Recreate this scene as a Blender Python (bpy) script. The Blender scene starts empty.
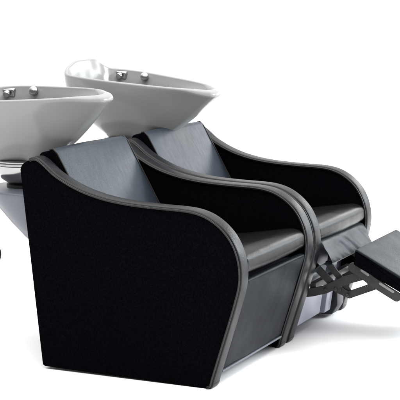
import bpy, bmesh, math
from mathutils import Vector, Matrix, noise

S = bpy.context.scene
COL = S.collection

# ------------------------------------------------------------------ materials
def new_mat(name):
    m = bpy.data.materials.new(name)
    m.use_nodes = True
    nt = m.node_tree
    b = nt.nodes['Principled BSDF']
    return m, nt, b

def tex_noise(nt, scale, detail=6, rough=0.6, stretch=None, dist=0.0):
    tc = nt.nodes.new('ShaderNodeTexCoord')
    n = nt.nodes.new('ShaderNodeTexNoise')
    n.inputs['Scale'].default_value = scale
    n.inputs['Detail'].default_value = detail
    n.inputs['Roughness'].default_value = rough
    n.inputs['Distortion'].default_value = dist
    if stretch:
        mp = nt.nodes.new('ShaderNodeMapping')
        mp.inputs['Rotation'].default_value = stretch[1]
        mp.inputs['Scale'].default_value = stretch[0]
        nt.links.new(tc.outputs['Object'], mp.inputs['Vector'])
        nt.links.new(mp.outputs['Vector'], n.inputs['Vector'])
    else:
        nt.links.new(tc.outputs['Object'], n.inputs['Vector'])
    return n

def ramp(nt, src, stops):
    r = nt.nodes.new('ShaderNodeValToRGB')
    e = r.color_ramp.elements
    while len(e) < len(stops):
        e.new(0.5)
    for k, (p, c) in enumerate(stops):
        e[k].position = p
        e[k].color = (*c, 1) if len(c) == 3 else c
    nt.links.new(src, r.inputs['Fac'])
    return r

def add_bump(nt, b, parts, dist=0.001):
    """parts: list of (height socket, strength)"""
    prev = None
    for h, s in parts:
        bp = nt.nodes.new('ShaderNodeBump')
        bp.inputs['Strength'].default_value = s
        bp.inputs['Distance'].default_value = dist
        nt.links.new(h, bp.inputs['Height'])
        if prev:
            nt.links.new(prev.outputs['Normal'], bp.inputs['Normal'])
        prev = bp
    nt.links.new(prev.outputs['Normal'], b.inputs['Normal'])

def leather(name, lo, hi, r0=0.38, r1=0.55, streak=None, spec=0.5, wr=0.4, tint=(0.80, 0.91, 1.0, 1)):
    m, nt, b = new_mat(name)
    n = tex_noise(nt, 9 if not streak else 14, 8, 0.65, streak)
    c = ramp(nt, n.outputs['Fac'], [(0.3, lo), (0.7, hi)])
    nt.links.new(c.outputs['Color'], b.inputs['Base Color'])
    rr = ramp(nt, n.outputs['Fac'], [(0.3, (r1,) * 3), (0.7, (r0,) * 3)])
    nt.links.new(rr.outputs['Color'], b.inputs['Roughness'])
    b.inputs['Specular IOR Level'].default_value = spec
    b.inputs['Specular Tint'].default_value = tint
    v = nt.nodes.new('ShaderNodeTexVoronoi')
    v.inputs['Scale'].default_value = 420
    tc = nt.nodes.new('ShaderNodeTexCoord')
    nt.links.new(tc.outputs['Object'], v.inputs['Vector'])
    w = tex_noise(nt, 13, 5, 0.6)
    add_bump(nt, b, [(v.outputs['Distance'], 0.15), (w.outputs['Fac'], wr)], 0.002)
    return m

def plain(name, col, rough, metal=0.0, spec=0.5, var=0.12, nscale=30, bump=0.05):
    m, nt, b = new_mat(name)
    n = tex_noise(nt, nscale, 6, 0.6)
    lo = tuple(x * (1 - var) for x in col)
    hi = tuple(min(1, x * (1 + var)) for x in col)
    c = ramp(nt, n.outputs['Fac'], [(0.3, lo), (0.7, hi)])
    nt.links.new(c.outputs['Color'], b.inputs['Base Color'])
    b.inputs['Roughness'].default_value = rough
    b.inputs['Metallic'].default_value = metal
    b.inputs['Specular IOR Level'].default_value = spec
    if bump:
        add_bump(nt, b, [(n.outputs['Fac'], bump)], 0.001)
    return m

M = {}
M['leather'] = leather('dark_leather', (0.005, 0.006, 0.0075), (0.009, 0.0112, 0.0145), 0.30, 0.40, None, 0.040)
M['pad'] = leather('footrest_leather', (0.009, 0.0105, 0.0130), (0.014, 0.0165, 0.020), 0.32, 0.40, None, 0.10)
M['seat'] = leather('seat_leather', (0.004, 0.0038, 0.0038), (0.008, 0.0075, 0.0078), 0.19, 0.26, None, 0.12, 0.22)
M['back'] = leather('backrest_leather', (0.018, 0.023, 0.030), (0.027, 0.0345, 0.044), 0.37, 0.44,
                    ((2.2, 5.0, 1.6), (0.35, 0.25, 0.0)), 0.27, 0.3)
M['trim'] = leather('trim_leather', (0.005, 0.0052, 0.006), (0.009, 0.0095, 0.011), 0.25, 0.34, None, 0.135, 0.15)
M['apron'] = leather('apron_leather', (0.046, 0.053, 0.060), (0.074, 0.084, 0.094), 0.28, 0.38, None, 0.3)
M['fabric'] = plain('black_fabric', (0.0022, 0.0019, 0.0028), 1.0, 0, 0.0, 0.5, 180, 0.3)
M['thread'] = plain('tan_thread', (0.075, 0.055, 0.042), 0.8, 0, 0.2, 0.25, 300, 0.2)
M['piping'] = plain('dark_piping', (0.012, 0.011, 0.012), 0.5, 0, 0.4, 0.2, 200, 0.1)
M['chrome'] = plain('chrome', (0.34, 0.34, 0.335), 0.16, 1.0, 0.5, 0.03, 20, 0.0)
M['rubber'] = plain('black_rubber_and_gap_shade', (0.012, 0.012, 0.013), 0.6)
M['hose'] = plain('brown_hose', (0.035, 0.028, 0.022), 0.55)
M['steel'] = plain('dark_link_steel', (0.016, 0.016, 0.0165), 0.5, 0.0, 0.5, 0.35, 60, 0.2)
M['bright'] = plain('bright_inset', (0.22, 0.22, 0.225), 0.4, 0.3, 0.5, 0.1, 40, 0.05)
M['bracket'] = plain('blue_grey_metal', (0.105, 0.112, 0.138), 0.35, 0.0, 0.5, 0.06, 12, 0.03)
M['base'] = plain('lilac_grey_paint', (0.30, 0.31, 0.38), 0.35, 0.0, 0.5, 0.06, 12, 0.03)
M['navy'] = plain('navy_plastic_and_gap_shade', (0.010, 0.011, 0.018), 0.45, 0, 0.4, 0.2, 40, 0.05)

def ceramic():
    m, nt, b = new_mat('grey_ceramic')
    n = tex_noise(nt, 5, 3, 0.5)
    c = ramp(nt, n.outputs['Fac'], [(0.3, (0.245, 0.245, 0.241)), (0.7, (0.262, 0.262, 0.257))])
    nt.links.new(c.outputs['Color'], b.inputs['Base Color'])
    b.inputs['Roughness'].default_value = 0.20
    b.inputs['Specular IOR Level'].default_value = 0.34
    b.inputs['Coat Weight'].default_value = 0.06
    b.inputs['Coat Roughness'].default_value = 0.05
    add_bump(nt, b, [(n.outputs['Fac'], 0.06)], 0.004)
    return m
M['ceramic'] = ceramic()

# ------------------------------------------------------------------ helpers
def link(name, me, mats, parent=None, sharp=35):
    for m in (mats if isinstance(mats, (list, tuple)) else [mats]):
        me.materials.append(m)
    for p in me.polygons:
        p.use_smooth = True
    me.set_sharp_from_angle(angle=math.radians(sharp))
    o = bpy.data.objects.new(name, me)
    COL.objects.link(o)
    if parent is not None:
        o.parent = parent
    return o

def from_bm(name, bm, mats, parent=None, sharp=35):
    bmesh.ops.recalc_face_normals(bm, faces=bm.faces[:])
    me = bpy.data.meshes.new(name)
    bm.to_mesh(me)
    bm.free()
    return link(name, me, mats, parent, sharp)

def catmull(pts, n=6, closed=False):
    P = [Vector(p) for p in pts]
    out = []
    N = len(P)
    rng = range(N) if closed else range(N - 1)
    for i in rng:
        if closed:
            a, b, c, d = P[(i - 1) % N], P[i], P[(i + 1) % N], P[(i + 2) % N]
        else:
            b, c = P[i], P[i + 1]
            a = P[i - 1] if i > 0 else b * 2 - c
            d = P[i + 2] if i + 2 < N else c * 2 - b
        for k in range(n):
            t = k / n
            out.append(0.5 * ((2 * b) + (c - a) * t + (2 * a - 5 * b + 4 * c - d) * t * t
                              + (3 * b - a - 3 * c + d) * t * t * t))
    if not closed:
        out.append(P[-1].copy())
    return out

def interp(x, xs, ys):
    """monotone cubic through (xs, ys)"""
    if x <= xs[0]: return ys[0]
    if x >= xs[-1]: return ys[-1]
    n = len(xs)
    d = [(ys[i + 1] - ys[i]) / (xs[i + 1] - xs[i]) for i in range(n - 1)]
    m = [d[0]] + [0 if d[i - 1] * d[i] <= 0 else 2 * d[i - 1] * d[i] / (d[i - 1] + d[i]) for i in range(1, n - 1)] + [d[-1]]
    for i in range(n - 1):
        if x <= xs[i + 1]:
            h = xs[i + 1] - xs[i]
            t = (x - xs[i]) / h
            return ((2 * t**3 - 3 * t**2 + 1) * ys[i] + (t**3 - 2 * t**2 + t) * h * m[i]
                    + (-2 * t**3 + 3 * t**2) * ys[i + 1] + (t**3 - t**2) * h * m[i + 1])

def smooth(t):
    t = max(0.0, min(1.0, t))
    return t * t * (3 - 2 * t)

def rings_to_bm(bm, rings, closed=True, cap0=False, cap1=False, mat=0):
    vs = [[bm.verts.new(p) for p in r] for r in rings]
    for a, b in zip(vs, vs[1:]):
        n = len(a)
        for i in range(n if closed else n - 1):
            j = (i + 1) % n
            f = bm.faces.new((a[i], a[j], b[j], b[i]))
            f.material_index = mat
    if cap0: bm.faces.new(vs[0][::-1]).material_index = mat
    if cap1: bm.faces.new(vs[-1]).material_index = mat
    return vs

def tube(bm, pts, r, n=10, mat=0, closed=False):
    P = [Vector(p) for p in pts]
    N = len(P)
    rings = []
    up = None
    for i in range(N):
        if closed:
            t = P[(i + 1) % N] - P[i - 1]
        else:
            t = P[min(i + 1, N - 1)] - P[max(i - 1, 0)]
        t.normalize()
        if up is None:
            up = Vector((0, 1, 0)) if abs(t.y) < 0.9 else Vector((0, 0, 1))
        s = t.cross(up)
        if s.length < 1e-5:
            s = t.orthogonal()
        s.normalize()
        up = s.cross(t).normalized()
        rings.append([P[i] + (s * math.cos(2 * math.pi * k / n) + up * math.sin(2 * math.pi * k / n)) * r for k in range(n)])
    if closed:
        rings.append(rings[0])
        rings_to_bm(bm, rings, True, False, False, mat)
        bmesh.ops.remove_doubles(bm, verts=bm.verts[:], dist=1e-6)
    else:
        rings_to_bm(bm, rings, True, True, True, mat)

def extrude_xz(bm, poly, y0, y1, mat_side=0, mat_cap=0, bevel=0.0, seg=3):
    """closed polygon in the x-z plane pulled from y0 to y1, rim edges rounded"""
    a = [bm.verts.new((x, y0, z)) for x, z in poly]
    b = [bm.verts.new((x, y1, z)) for x, z in poly]
    n = len(poly)
    f0 = bm.faces.new(a); f1 = bm.faces.new(b[::-1])
    f0.material_index = f1.material_index = mat_cap
    for i in range(n):
        f = bm.faces.new((a[i], b[i], b[(i + 1) % n], a[(i + 1) % n]))
        f.material_index = mat_side
    if bevel:
        bmesh.ops.recalc_face_normals(bm, faces=bm.faces[:])
        ed = list(set(list(f0.edges) + list(f1.edges)))
        bmesh.ops.bevel(bm, geom=ed, offset=bevel, segments=seg, profile=0.5, affect='EDGES', clamp_overlap=True, material=mat_side)

def box(bm, c, d, bevel=0.0, rot=None, mat=0, seg=2):
    r = bmesh.ops.create_cube(bm, size=1.0)
    vs = r['verts']
    for v in vs:
        v.co = Vector((v.co.x * d[0], v.co.y * d[1], v.co.z * d[2]))
    fs = list({f for v in vs for f in v.link_faces})
    for f in fs: f.material_index = mat
    if bevel:
        es = list({e for v in vs for e in v.link_edges})
        q = bmesh.ops.bevel(bm, geom=es, offset=bevel, segments=seg, profile=0.5, affect='EDGES')
        vs = list({v for f in q['faces'] for v in f.verts} | {v for v in vs if v.is_valid})
        for f in q['faces']: f.material_index = mat
    mx = Matrix.Translation(Vector(c))
    if rot: mx = mx @ rot
    for v in vs:
        v.co = mx @ v.co

def lathe(bm, prof, n=40, c=(0, 0, 0), sx=1, sy=1, mat=0, cap0=True, cap1=True):
    rings = [[Vector((c[0] + r * sx * math.cos(2 * math.pi * k / n), c[1] + r * sy * math.sin(2 * math.pi * k / n), c[2] + z))
              for k in range(n)] for r, z in prof]
    rings_to_bm(bm, rings, True, cap0, cap1, mat)

# ------------------------------------------------------------------ the unit
PT = 0.060        # side panel thickness
YB = 0.565        # inner face of the second panel
W = YB + PT       # outer width of one chair
PITCH = 0.640

TOP = [(-0.0700, 0.628), (-0.062, 0.644), (-0.045, 0.655), (-0.022, 0.664), (-0.004, 0.660), (0.018, 0.645), (0.049, 0.620),
       (0.080, 0.602), (0.115, 0.585), (0.164, 0.567), (0.225, 0.552), (0.286, 0.543), (0.350, 0.538), (0.422, 0.535),
       (0.490, 0.533), (0.535, 0.528), (0.572, 0.517), (0.603, 0.500), (0.628, 0.480), (0.650, 0.455), (0.667, 0.425),
       (0.678, 0.392), (0.683, 0.360), (0.683, 0.330), (0.678, 0.298), (0.665, 0.250), (0.647, 0.190), (0.625, 0.120),
       (0.594, 0.020), (0.591, 0.006), (0.585, -0.004), (0.576, -0.008)]
TOPC = catmull([(x, 0, z) for x, z in TOP], 5)
TOP2 = [(p.x, p.z) for p in TOPC]

def offset_path(path, d):
    out = []
    n = len(path)
    for i, p in enumerate(path):
        a = Vector(path[max(i - 1, 0)]); b = Vector(path[min(i + 1, n - 1)])
        t = (b - a).normalized()
        out.append((p[0] - t.y * d, p[1] + t.x * d))
    return out

def make_panel(parent, y0, y1):
    rear = [(0.006, 0.004), (0.0005, 0.012), (-0.0695, 0.626)]
    poly = list(TOP2) + [(0.010, 0.0), (0.003, 0.003), (0.0005, 0.009)]
    bm = bmesh.new()
    extrude_xz(bm, poly, y0 + 0.004, y1 - 0.004, 0, 0, 0.003, 2)
    p = from_bm('side_panel', bm, M['fabric'], parent)
    # leather edging that wraps the edge of the panel
    bm = bmesh.new()
    path = TOP2[12:]
    o_in = offset_path(path, -0.005)
    ww = y1 - y0
    arc = [(0.0058 * math.sin(math.pi / 2 * k / 4), 0.009 * (1 - math.cos(math.pi / 2 * k / 4))) for k in range(5)]
    prof = [(o_in, 0.003)] + [(offset_path(path, -0.0005 + a), b) for a, b in arc] + [(offset_path(path, 0.0058), ww * 0.5)]
    prof += [(offset_path(path, -0.0005 + a), ww - b) for a, b in arc[::-1]] + [(o_in, ww - 0.003)]
    rings = [[Vector((o[i][0], y0 + dy, o[i][1])) for o, dy in prof] for i in range(len(path))]
    rings_to_bm(bm, rings, True, True, True)
    t = from_bm('edge_trim', bm, M['trim'], p, 50)
    # piping along both rims, with a row of tan thread either side of it
    for yy, s in ((y0, -1), (y1, 1)):
        bm = bmesh.new()
        q = offset_path(path, -0.001)
        tube(bm, [(x, yy + s * 0.0005, z) for x, z in q], 0.0022, 8)
        from_bm('piping', bm, M['piping'], p)
    for off, dy in ((0.0046, 0.0075), (-0.0050, 0.0040)):
        q = offset_path(path, off)
        for yy, s in ((y0, 1),):
            bm = bmesh.new()
            tube(bm, [(x, yy + s * dy, z) for x, z in q], 0.0009, 6)
            from_bm('stitching', bm, M['thread'], p)
    return p

def wavy(v, amp, f, seed=0.0):
    return noise.noise(Vector((v[0] * f + seed, v[1] * f, v[2] * f))) * amp

def soft_block(name, prof, y0, y1, mats, parent, ny=26, edge=0.012, crown=0.0, amp=0.0012, cap_mat=1, seed=0.0):
    """upholstered block: an x-z section carried along y with rounded ends; caps take the second material"""
    bm = bmesh.new()
    cx = sum(p[0] for p in prof) / len(prof); cz = sum(p[1] for p in prof) / len(prof)
    stations = []
    for k in range(5):
        a = math.pi / 2 * k / 4
        stations.append((y0 + edge * (1 - math.sin(a)) , 1 - (1 - math.cos(a)) * 0.0, edge * (1 - math.cos(math.pi / 2 - a)) ))
    L = []
    for k in range(6):
        a = math.pi / 2 * k / 5
        L.append((edge * (1 - math.cos(a)), edge * (1 - math.sin(a))))     # (y in from the end, inset)
    ys = [(y0 + a, ins) for a, ins in L]
    ys += [(y0 + edge + (y1 - y0 - 2 * edge) * k / ny, 0.0) for k in range(1, ny)]
    ys += [(y1 - a, ins) for a, ins in reversed(L)]
    n = len(prof)
    # inward normals of the section
    nr = []
    for i in range(n):
        a = Vector(prof[i - 1]); b = Vector(prof[(i + 1) % n])
        t = (b - a)
        t = t.normalized() if t.length > 1e-9 else Vector((1, 0))
        nr.append(Vector((-t.y, t.x)))
    area = sum(prof[i][0] * prof[(i + 1) % n][1] - prof[(i + 1) % n][0] * prof[i][1] for i in range(n))
    sgn = 1 if area > 0 else -1
    rings = []
    for y, ins in ys:
        r = []
        u = (y - y0) / (y1 - y0)
        bul = crown * (1 - (2 * u - 1) ** 2)
        for i in range(n):
            q = Vector(prof[i]) + nr[i] * sgn * (ins - bul)
            v = Vector((q.x, y, q.y))
            w = wavy(v, amp, 9, seed) + wavy(v, amp * 0.5, 26, seed + 5)
            q = q - nr[i] * sgn * w
            r.append(Vector((q.x, y, q.y)))
        rings.append(r)
    vs = rings_to_bm(bm, rings, True)
    f = bm.faces.new(vs[0][::-1]); f.material_index = cap_mat
    f = bm.faces.new(vs[-1]); f.material_index = cap_mat
    for face in bm.faces:
        ymid = face.calc_center_median().y
        if cap_mat and (ymid < y0 + edge * 0.35 or ymid > y1 - edge * 0.35):
            face.material_index = cap_mat
    return from_bm(name, bm, mats, parent, 60)

def rounded_poly(pts, r, seg=5):
    """round the corners of an x-z polygon; r one radius or a list"""
    out = []
    n = len(pts)
    for i in range(n):
        rr = r[i] if isinstance(r, (list, tuple)) else r
        p = Vector(pts[i]); a = Vector(pts[i - 1]) - p; b = Vector(pts[(i + 1) % n]) - p
        rr = min(rr, a.length * 0.49, b.length * 0.49)
        a.normalize(); b.normalize()
        if rr < 1e-5:
            out.append((p.x, p.y)); continue
        for k in range(seg + 1):
            t = k / seg
            q = (p + a * rr) * (1 - t) ** 2 + p * 2 * t * (1 - t) + (p + b * rr) * t * t
            out.append((q.x, q.y))
    return out

def densify(poly, step=0.02):
    out = []
    n = len(poly)
    for i in range(n):
        a = Vector(poly[i]); b = Vector(poly[(i + 1) % n])
        m = max(1, int((b - a).length / step))
        for k in range(m):
            q = a.lerp(b, k / m)
            out.append((q.x, q.y))
    return out

# ------------------------------------------------------------------ basin
HALF = [(0.336, 0.0), (0.334, 0.022), (0.328, 0.039), (0.315, 0.053), (0.262, 0.096), (0.170, 0.147), (0.070, 0.180), (-0.040, 0.206),
        (-0.130, 0.212), (-0.196, 0.192), (-0.236, 0.140), (-0.250, 0.070)]
PLAN = HALF + [(-0.252, 0.0)] + [(x, -y) for x, y in HALF[:0:-1]]
PLANC = catmull([(x, y, 0) for x, y in PLAN], 7, True)

def s_front(d): return interp(d, [0, 0.175, 0.205, 0.235], [1, 0.50, 0.36, 0.24])
def s_side(d): return interp(d, [0, 0.03, 0.06, 0.12, 0.165, 0.195, 0.215, 0.235], [1, 0.985, 0.945, 0.80, 0.64, 0.50, 0.40, 0.31])

def make_basin(parent, cx, cz, tilt, roll):
    """cz: height of the underside; the bowl is 0.23 deep"""
    D = 0.235
    def rim_h(p):
        h = -0.002 * smooth((p.x - 0.27) / 0.06)
        h += 0.037 * smooth((-0.105 - p.x) / 0.10) * smooth((p.y + 0.20) / 0.17) * (1 - smooth((p.y - 0.085) / 0.10))
        return h
    def lip_r(p):
        return 0.0075 + 0.0145 * smooth((p.x - 0.22) / 0.11)
    def ring(d, inset=0.0, lip=None, dz=0.0):
        r = []
        for p in PLANC:
            ang = math.atan2(p.y, p.x)
            wf = max(0.0, math.cos(ang)) ** 3
            rr = lip_r(p)
            if lip is not None:
                s, ins, zz = 1.0, rr * (1 - math.cos(lip)), -rr + rr * math.sin(lip)
                dd = 0.0
            else:
                dd = d; ins = inset
                s = s_front(dd) * wf + s_side(dd) * (1 - wf)
                zz = -(rr + dd * (D - rr) / D) + dz
                if inset: zz = -dd - rr * 0.6
            qy = p.y * s
            if wf > 0: qy = qy * (1 - wf) + p.y * max(s, 0.92 - 1.6 * max(0, dd - 0.15)) * wf
            q = Vector((p.x * s, qy))
            q = q - q.normalized() * ins
            fade = max(0.0, 1 - dd / 0.14)
            r.append(Vector((q.x, q.y, D + zz + rim_h(p) * fade)))
        return r
    rings = [[v * 1.0 for v in ring(0.235)]]
    rings[0] = [Vector((v.x * 0.85, v.y * 0.85, v.z)) for v in rings[0]]
    for d in (0.2345, 0.225, 0.215, 0.20, 0.18, 0.16, 0.14, 0.12, 0.10, 0.08, 0.06, 0.04, 0.02, 0.008):
        rings.append(ring(d))
    for k in range(0, 11):                     # rolled lip
        rings.append(ring(0, lip=math.pi * k / 10))
    for d in (0.02, 0.04, 0.07, 0.10, 0.13, 0.16, 0.18):
        rings.append(ring(d, 0.024))
    rings.append([Vector((v.x * 0.5, v.y * 0.5, v.z - 0.008)) for v in rings[-1]])
    bm = bmesh.new()
    rings_to_bm(bm, rings, True, True, True)
    b = from_bm('wash_basin', bm, M['ceramic'], parent, 80)
    # taps on the inside of the far wall
    bm = bmesh.new()
    box(bm, (0.0, 0.0, 0.0), (0.046, 0.022, 0.030), 0.006, None, 0, 3)
    mx = Matrix.Rotation(math.pi / 2, 4, 'X')
    bm2 = bmesh.new()
    lathe(bm2, [(0.006, 0), (0.012, 0.002), (0.013, 0.012), (0.010, 0.018), (0.0, 0.019)], 20, (0, 0, 0), 1, 1, 0, True, False)
    for v in bm2.verts: v.co = mx @ v.co + Vector((0, -0.011, 0.002))
    me = bpy.data.meshes.new('tmp'); bm2.to_mesh(me); bm2.free(); bm.from_mesh(me); bpy.data.meshes.remove(me)
    t = from_bm('mixer_tap', bm, M['chrome'], b)
    t.location = (-0.165, 0.186, D - 0.022)
    t.rotation_euler = (math.radians(14), 0, 0)
    bm = bmesh.new()
    lathe(bm, [(0.009, -0.04), (0.009, -0.008), (0.014, -0.002), (0.0165, 0.008), (0.0155, 0.016), (0.010, 0.020), (0.0, 0.0205)], 24, (0, 0, 0), 1, 1, 0, True, False)
    t = from_bm('spray_head', bm, M['chrome'], b)
    t.location = (-0.062, 0.183, D - 0.020)
    t.rotation_euler = (math.radians(58), math.radians(18), 0)
    b.location = (cx, (PT + YB) / 2, cz)
    b.rotation_euler = (math.radians(roll), math.radians(tilt), 0)
    return b

def bar(bm, pts, w, y, t=0.006, mat=0):
    """flat steel strip following x-z points, with round ends"""
    P = [Vector(p) for p in pts]
    n = len(P)
    L, R = [], []
    for i in range(n):
        d = (P[min(i + 1, n - 1)] - P[max(i - 1, 0)]).normalized()
        nn = Vector((-d.y, d.x)) * w / 2
        L.append(P[i] + nn); R.append(P[i] - nn)
    d1 = (P[-1] - P[-2]).normalized(); d0 = (P[0] - P[1]).normalized()
    cap1 = [P[-1] + (Vector((-d1.y, d1.x)) * math.cos(a) + d1 * math.sin(a)) * w / 2 for a in [math.pi * k / 8 for k in range(1, 8)]]
    cap0 = [P[0] + (Vector((-d0.y, d0.x)) * math.cos(a) + d0 * math.sin(a)) * w / 2 for a in [math.pi * k / 8 for k in range(1, 8)]]
    poly = L + cap1 + R[::-1] + cap0
    extrude_xz(bm, [(p.x, p.y) for p in poly], y - t / 2, y + t / 2, mat, mat, 0.001, 1)

def bolt(bm, x, z, y, r=0.006, h=0.005):
    mx = Matrix.Translation((x, y, z)) @ Matrix.Rotation(math.pi / 2, 4, 'X')
    n0 = len(bm.verts)
    lathe(bm, [(r, -h), (r, h * 0.4), (r * 0.7, h), (0.0, h * 1.05)], 14, (0, 0, 0), 1, 1, 0, True, False)
    bm.verts.ensure_lookup_table()
    for v in bm.verts[n0:]: v.co = mx @ v.co

def make_unit(y, raised, basin, label):
    root = bpy.data.objects.new('shampoo_chair', None)
    COL.objects.link(root)
    root.empty_display_size = 0.2
    root.location = (0, y, 0)
    root['label'] = label
    root['category'] = 'salon chair'
    root['group'] = 'backwash shampoo chairs side by side'
    make_panel(root, 0.0, PT)
    make_panel(root, YB, W)
    # backrest: front face leans back, rolled top
    pr = rounded_poly([(0.170, 0.415), (0.012, 0.691), (-0.050, 0.674), (0.000, 0.415)], [0.01, 0.016, 0.02, 0.005], 6)
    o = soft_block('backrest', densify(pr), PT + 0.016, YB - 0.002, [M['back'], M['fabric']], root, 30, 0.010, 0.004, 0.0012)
    for yy in (PT + 0.019, YB - 0.006):
        bm = bmesh.new()
        tube(bm, [(-0.006, yy, 0.686), (0.006, yy, 0.689), (0.022, yy, 0.674), (0.090, yy, 0.556), (0.165, yy, 0.425)], 0.0028, 8)
        from_bm('backrest_seam', bm, M['piping'], o)
    # seat cushion with a rolled front
    pr = rounded_poly([(0.12, 0.340), (0.662, 0.336), (0.682, 0.350), (0.680, 0.394), (0.645, 0.408), (0.430, 0.374), (0.10, 0.390)],
                      [0.005, 0.012, 0.02, 0.03, 0.04, 0.05, 0.01], 6)
    soft_block('seat_cushion', densify(pr), PT + 0.003, YB - 0.003, [M['seat'], M['seat']], root, 34, 0.010, 0.004, 0.0014, 0, 3.0 + y)
    # shell behind the backrest and base under the seat
    bm = bmesh.new()
    extrude_xz(bm, [(0.002, 0.06), (0.030, 0.06), (-0.026, 0.62), (-0.052, 0.62)], PT, YB, 0, 0)
    from_bm('back_shell', bm, M['fabric'], root)
    bm = bmesh.new()
    if raised:
        extrude_xz(bm, rounded_poly([(0.06, 0.036), (0.600, 0.036), (0.640, 0.322), (0.06, 0.322)], 0.004, 2), PT + 0.001, 0.30, 0, 0, 0.002, 2)
        extrude_xz(bm, rounded_poly([(0.06, 0.026), (0.600, 0.026), (0.628, 0.225), (0.06, 0.225)], 0.004, 2), 0.352, 0.415, 0, 0, 0.002, 2)
        box(bm, (0.32, 0.20, 0.033), (0.50, 0.25, 0.02), 0.003)
    else:
        extrude_xz(bm, rounded_poly([(0.06, 0.038), (0.560, 0.038), (0.640, 0.312), (0.06, 0.318)], 0.004, 2), PT + 0.001, YB - 0.001, 0, 0, 0.002, 2)
    base = from_bm('base_frame', bm, M['base' if raised else 'navy'], root)  # closed chair: shade of the gap under the seat put into the dark colour
    if not raised:
        bm = bmesh.new()
        box(bm, (0.560, (PT + YB) / 2, 0.0335), (0.084, YB - PT - 0.012, 0.007), 0.002)
        from_bm('base_rail', bm, M['bracket'], base)
    if raised:
        bm = bmesh.new()
        extrude_xz(bm, [(0.06, 0.05), (0.575, 0.05), (0.585, 0.31), (0.06, 0.31)], 0.301, 0.351, 0, 0)
        extrude_xz(bm, [(0.06, 0.05), (0.575, 0.05), (0.60, 0.26), (0.06, 0.26)], 0.416, YB - 0.001, 0, 0)
        from_bm('inner_box', bm, M['navy'], root)
        bm = bmesh.new()
        extrude_xz(bm, rounded_poly([(0.50, 0.003), (0.600, 0.003), (0.622, 0.04), (0.622, 0.115), (0.50, 0.115)], 0.006, 3), 0.432, 0.505, 0, 0, 0.006, 2)
        from_bm('base_foot', bm, M['navy'], root)
    for yy in (0.15, 0.46):
        bm = bmesh.new()
        lathe(bm, [(0.022, -0.0085), (0.022, 0.018), (0.016, 0.026), (0.012, 0.04)], 20, (0.16, yy, 0))
        from_bm('levelling_foot', bm, M['rubber'], root)
    if not raised:
        for yy in (0.15, 0.46):
            bm = bmesh.new()
            lathe(bm, [(0.022, -0.0085), (0.022, 0.018), (0.016, 0.026), (0.012, 0.04)], 20, (0.46, yy, 0))
            from_bm('levelling_foot', bm, M['rubber'], root)
    # footrest: closed it is the front of the chair, raised it is a tilted pad on links
    if not raised:
        pr = rounded_poly([(0.599, 0.038), (0.684, 0.323), (0.662, 0.325), (0.575, 0.042)], [0.008, 0.012, 0.006, 0.004], 5)
        soft_block('footrest', densify(pr), PT + 0.006, YB - 0.005, [M['leather'], M['fabric']], root, 30, 0.008, 0.002, 0.0012, 1, 7.0)
    else:
        dx, dz = math.cos(math.radians(-27.5)), math.sin(math.radians(-27.5))
        L = 0.30
        a = Vector((0.803, 0.319)); d = Vector((dx, dz)); nn = Vector((dz, -dx)) * 1.0
        th = 0.047
        b = a + d * L
        c = b + Vector((-0.006, -th)) ; e = a + Vector((-0.006, -th - 0.004))
        pr = rounded_poly([tuple(a), tuple(e), tuple(c), tuple(b)], [0.005, 0.006, 0.006, 0.005], 4)
        y0, y1 = 0.080, 0.545
        f = soft_block('footrest', densify(pr), y0, y1, [M['fabric'], M['fabric']], root, 30, 0.004, 0.0, 0.0005, 0, 1.0)
        # leather cover on the top face
        q0 = a + d * 0.002; q1 = b - d * 0.002
        nn = Vector((-dz, dx))
        pr = rounded_poly([tuple(q0 - nn * 0.006), tuple(q1 - nn * 0.006), tuple(q1 + nn * 0.004), tuple(q0 + nn * 0.004)], [0.001, 0.001, 0.004, 0.004], 4)
        soft_block('footrest_cover', densify(pr), y0 - 0.0015, y1 + 0.0015, [M['pad'], M['pad']], f, 30, 0.004, 0.0, 0.0005, 0, 2.0)
        # loose leather apron between seat and footrest
        bm = bmesh.new()
        sec = catmull([(0.640, 0, 0.338), (0.676, 0, 0.341), (0.692, 0, 0.333), (0.706, 0, 0.308), (0.724, 0, 0.276), (0.726, 0, 0.266),
                       (0.712, 0, 0.259), (0.690, 0, 0.262), (0.668, 0, 0.246), (0.655, 0, 0.225)], 6)
        rings = []
        ny = 60
        for k in range(ny + 1):
            yy = PT + 0.004 + (YB - PT - 0.012) * k / ny
            r = []
            for p in sec:
                v = Vector((p.x - 0.012 * k / ny, yy, p.z - 0.006 * k / ny))
                dep = smooth((0.345 - p.z) / 0.03)
                s = v.y * 1.0 + (v.z - 0.3) * 1.4
                wr = noise.noise(Vector((s * 17, v.z * 9, 0.3))) * 0.006 + noise.noise(Vector((s * 38, v.z * 20, 4.3))) * 0.0028
                wr += 0.004 * math.exp(-((s - 0.30) / 0.012) ** 2) - 0.004 * math.exp(-((s - 0.33) / 0.016) ** 2)
                v.x += wr * dep * 0.9; v.z += wr * dep * 0.45
                r.append(v)
            rings.append(r)
        vs = rings_to_bm(bm, rings, False)
        bmesh.ops.solidify(bm, geom=bm.faces[:], thickness=0.004)
        from_bm('leather_apron', bm, M['apron'], root, 60)
        # scissor links, one set each side
        bm = bmesh.new()
        box(bm, (0.640, 0.31, 0.175), (0.022, 0.39, 0.022), 0.002)
        mech = from_bm('footrest_mechanism', bm, M['steel'], root)
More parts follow.
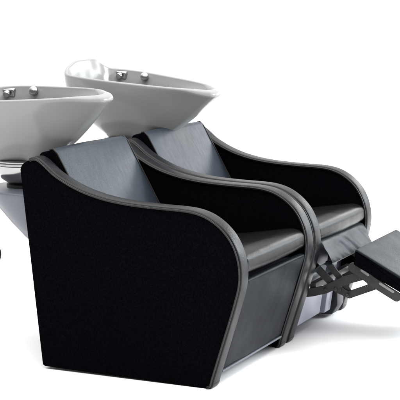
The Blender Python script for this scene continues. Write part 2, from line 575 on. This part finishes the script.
        for side, yy in ((1, 0.112), (-1, 0.505)):
            def arm(pts, w, dy, name='link_arm', mat='steel', t=0.006):
                bm = bmesh.new()
                bar(bm, pts, w, yy + side * dy, t)
                return from_bm(name, bm, M[mat], mech)
            arm([(0.600, 0.285), (0.650, 0.243), (0.730, 0.170)], 0.026, 0.004)
            arm([(0.570, 0.140), (0.640, 0.153), (0.690, 0.168), (0.755, 0.203), (0.822, 0.226)], 0.029, -0.004)
            arm([(0.735, 0.166), (0.768, 0.152), (0.872, 0.196)], 0.026, 0.0115)
            arm([(0.690, 0.255), (0.735, 0.205), (0.772, 0.150)], 0.022, 0.019)
            arm([(0.800, 0.262), (0.842, 0.192)], 0.020, 0.0265)
            arm([(0.790, 0.254), (0.820, 0.238), (0.860, 0.211), (0.945, 0.166)], 0.034, -0.012, 'footrest_rail')
            for pq in ([(0.822, 0.247), (0.844, 0.234)], [(0.888, 0.207), (0.933, 0.183)]):
                bm = bmesh.new()
                bar(bm, pq, 0.010, yy - side * 0.0158, 0.002)
                from_bm('rail_gap_inset', bm, M['bright'], mech)  # bright plates added in place of see-through gaps along the rail
            for x, z in ((0.650, 0.243), (0.727, 0.173), (0.690, 0.168), (0.818, 0.225), (0.866, 0.194), (0.938, 0.165), (0.768, 0.153)):
                bm = bmesh.new()
                bolt(bm, x, z, yy - side * 0.0085)
                from_bm('pivot_bolt', bm, M['steel'], mech)
    # bracket that carries the basin behind the chair
    bm = bmesh.new()
    N = 48
    rings = []
    cy = (PT + YB) / 2
    for z, s, w in ((0.320, 0.12, 0.8), (0.345, 0.27, 0.92), (0.38, 0.43, 0.97), (0.42, 0.57, 0.99), (0.455, 0.67, 1.0), (0.49, 0.77, 1.0), (0.512, 0.84, 1.0), (0.522, 0.88, 1.0),
                    (0.526, 0.875, 0.995), (0.528, 0.86, 0.985)):
        r = []
        for k in range(N + 1):
            a = math.pi / 2 + math.pi * k / N
            ca, sa = math.cos(a), math.sin(a)
            e = 0.85
            px = -abs(ca) ** e * 0.40 * s
            py = math.copysign(abs(sa) ** e, sa) * 0.195 * w
            r.append(Vector((px - 0.03, cy + py, z)))
        r += [Vector((0.0, cy - 0.195 * w, z)), Vector((0.0, cy + 0.195 * w, z))]
        rings.append(r)
    rings_to_bm(bm, rings, True, True, True)
    from_bm('basin_bracket', bm, M['bracket'], root, 40)
    bx, bz, tilt, roll = basin
    bm = bmesh.new()
    zt = bz + 0.012
    lathe(bm, [(0.050, 0.540 - 0.011), (0.066, 0.543), (0.090, 0.560), (0.104, 0.582), (0.108, zt - 0.012), (0.108, zt - 0.004), (0.100, zt)], 48, (bx, cy, 0))
    cup = from_bm('basin_collar', bm, M['chrome'], root)
    bm = bmesh.new()
    lathe(bm, [(0.110, -0.006), (0.113, -0.003), (0.113, 0.003), (0.110, 0.006)], 48, (bx, cy, zt - 0.014))
    from_bm('collar_ring', bm, M['chrome'], cup)
    bm = bmesh.new()
    lathe(bm, [(0.070, 0.5285), (0.070, 0.538), (0.06, 0.5405)], 40, (bx, cy, 0))
    from_bm('collar_gap_shade', bm, M['rubber'], cup)  # dark ring added as the shade in the gap below the collar
    make_basin(root, bx, bz, tilt, roll)
    # drain hose hanging under the bracket
    bm = bmesh.new()
    tube(bm, catmull([(-0.375, cy, 0.515), (-0.388, cy, 0.46), (-0.402, cy, 0.395), (-0.390, cy, 0.330), (-0.364, cy, 0.287), (-0.382, cy, 0.245),
                      (-0.41, cy, 0.19), (-0.42, cy, 0.10), (-0.40, cy, 0.009)], 8), 0.017, 14)
    from_bm('drain_hose', bm, M['hose'], root)
    return root

make_unit(0.0, False, (-0.235, 0.612, -1.5, 4.0),
          'nearer black salon shampoo chair with footrest folded flat below the seat and level grey basin')
make_unit(PITCH, True, (-0.160, 0.634, 6.2, 1.0),
          'farther black salon shampoo chair with footrest raised on scissor links and grey basin tipped forward')

# ------------------------------------------------------------------ setting
bm = bmesh.new()
r = 14.0
vs = [bm.verts.new(p) for p in ((-r, -r, -0.009), (r, -r, -0.009), (r, r, -0.009), (-r, r, -0.009))]
bm.faces.new(vs)
fl = from_bm('floor', bm, plain('white_floor', (0.9, 0.9, 0.9), 0.9, 0, 0.0, 0.0, 10, 0), None)
fl['kind'] = 'structure'

WORLD_DIM, WORLD_LIT, WORLD_DOME = 0.25, 1.1, 1.5
wd = bpy.data.worlds.new('World'); S.world = wd
wd.use_nodes = True
nt = wd.node_tree
bg = nt.nodes['Background']
# white studio: the far side is a lit white backdrop, the side the photographer stands on is dim
tc = nt.nodes.new('ShaderNodeTexCoord')
dp = nt.nodes.new('ShaderNodeVectorMath'); dp.operation = 'DOT_PRODUCT'
dp.inputs[1].default_value = (-0.30, 0.954, 0.0)
nt.links.new(tc.outputs['Generated'], dp.inputs[0])
mr = nt.nodes.new('ShaderNodeMapRange'); mr.interpolation_type = 'SMOOTHSTEP'
mr.inputs['From Min'].default_value = -0.35; mr.inputs['From Max'].default_value = 0.45
mr.inputs['To Min'].default_value = WORLD_DIM; mr.inputs['To Max'].default_value = WORLD_LIT
nt.links.new(dp.outputs['Value'], mr.inputs['Value'])
bg.inputs['Color'].default_value = (1, 1, 1, 1)
# a soft light dome overhead
sp = nt.nodes.new('ShaderNodeSeparateXYZ'); nt.links.new(tc.outputs['Generated'], sp.inputs[0])
m2 = nt.nodes.new('ShaderNodeMapRange'); m2.interpolation_type = 'SMOOTHSTEP'
m2.inputs['From Min'].default_value = 0.50; m2.inputs['From Max'].default_value = 0.80
m2.inputs['To Min'].default_value = 0.0; m2.inputs['To Max'].default_value = WORLD_DOME
nt.links.new(sp.outputs['Z'], m2.inputs['Value'])
ad = nt.nodes.new('ShaderNodeMath'); ad.operation = 'ADD'
nt.links.new(mr.outputs['Result'], ad.inputs[0]); nt.links.new(m2.outputs['Result'], ad.inputs[1])
nt.links.new(ad.outputs['Value'], bg.inputs['Strength'])

def area(name, loc, tgt, sx, sy, power, col=(1, 1, 1)):
    L = bpy.data.lights.new(name, 'AREA')
    L.shape = 'RECTANGLE'; L.size = sx; L.size_y = sy; L.energy = power; L.color = col
    o = bpy.data.objects.new(name, L); COL.objects.link(o)
    o.location = loc
    o.rotation_euler = (Vector(tgt) - Vector(loc)).to_track_quat('-Z', 'Y').to_euler()
    return o
area('softbox_overhead', (0.9, -0.6, 4.2), (0.7, -0.1, 0.0), 4.2, 4.2, 150)
area('softbox_rear', (1.9, 6.5, 2.15), (0.4, 0.6, 0.4), 2.6, 0.9, 42)
area('softbox_rear_right', (3.7, 6.2, 1.35), (0.7, 0.6, 0.4), 1.8, 1.0, 48, (0.90, 0.96, 1.0))
area('shadow_fill_side', (3.0, 2.3, 1.7), (1.2, 1.1, 0.0), 1.2, 1.0, 110, (0.93, 0.97, 1.0))  # added fill lamp, lightens the floor shadow by the footrest

# ------------------------------------------------------------------ camera
cam = bpy.data.cameras.new('camera')
co = bpy.data.objects.new('camera', cam); COL.objects.link(co)
cam.sensor_width = 36; cam.sensor_fit = 'HORIZONTAL'
cam.lens = 1410.195 / 400 * 36
cam.clip_start = 0.05; cam.clip_end = 200
R = Vector((0.90974278, 0.41517234, 0.0))
U = Vector((-0.05829816, 0.12774534, 0.99009214))
F = Vector((-0.41105887, 0.90072918, -0.14041918))
co.matrix_world = Matrix(((R.x, U.x, -F.x, 2.27756277), (R.y, U.y, -F.y, -3.77628892), (R.z, U.z, -F.z, 1.15635195), (0, 0, 0, 1)))
S.camera = co
S.render.resolution_x = S.render.resolution_y = 1024
S.view_settings.view_transform = 'Standard'
S.view_settings.look = 'None'
S.view_settings.exposure = 0.3
S.view_settings.gamma = 1
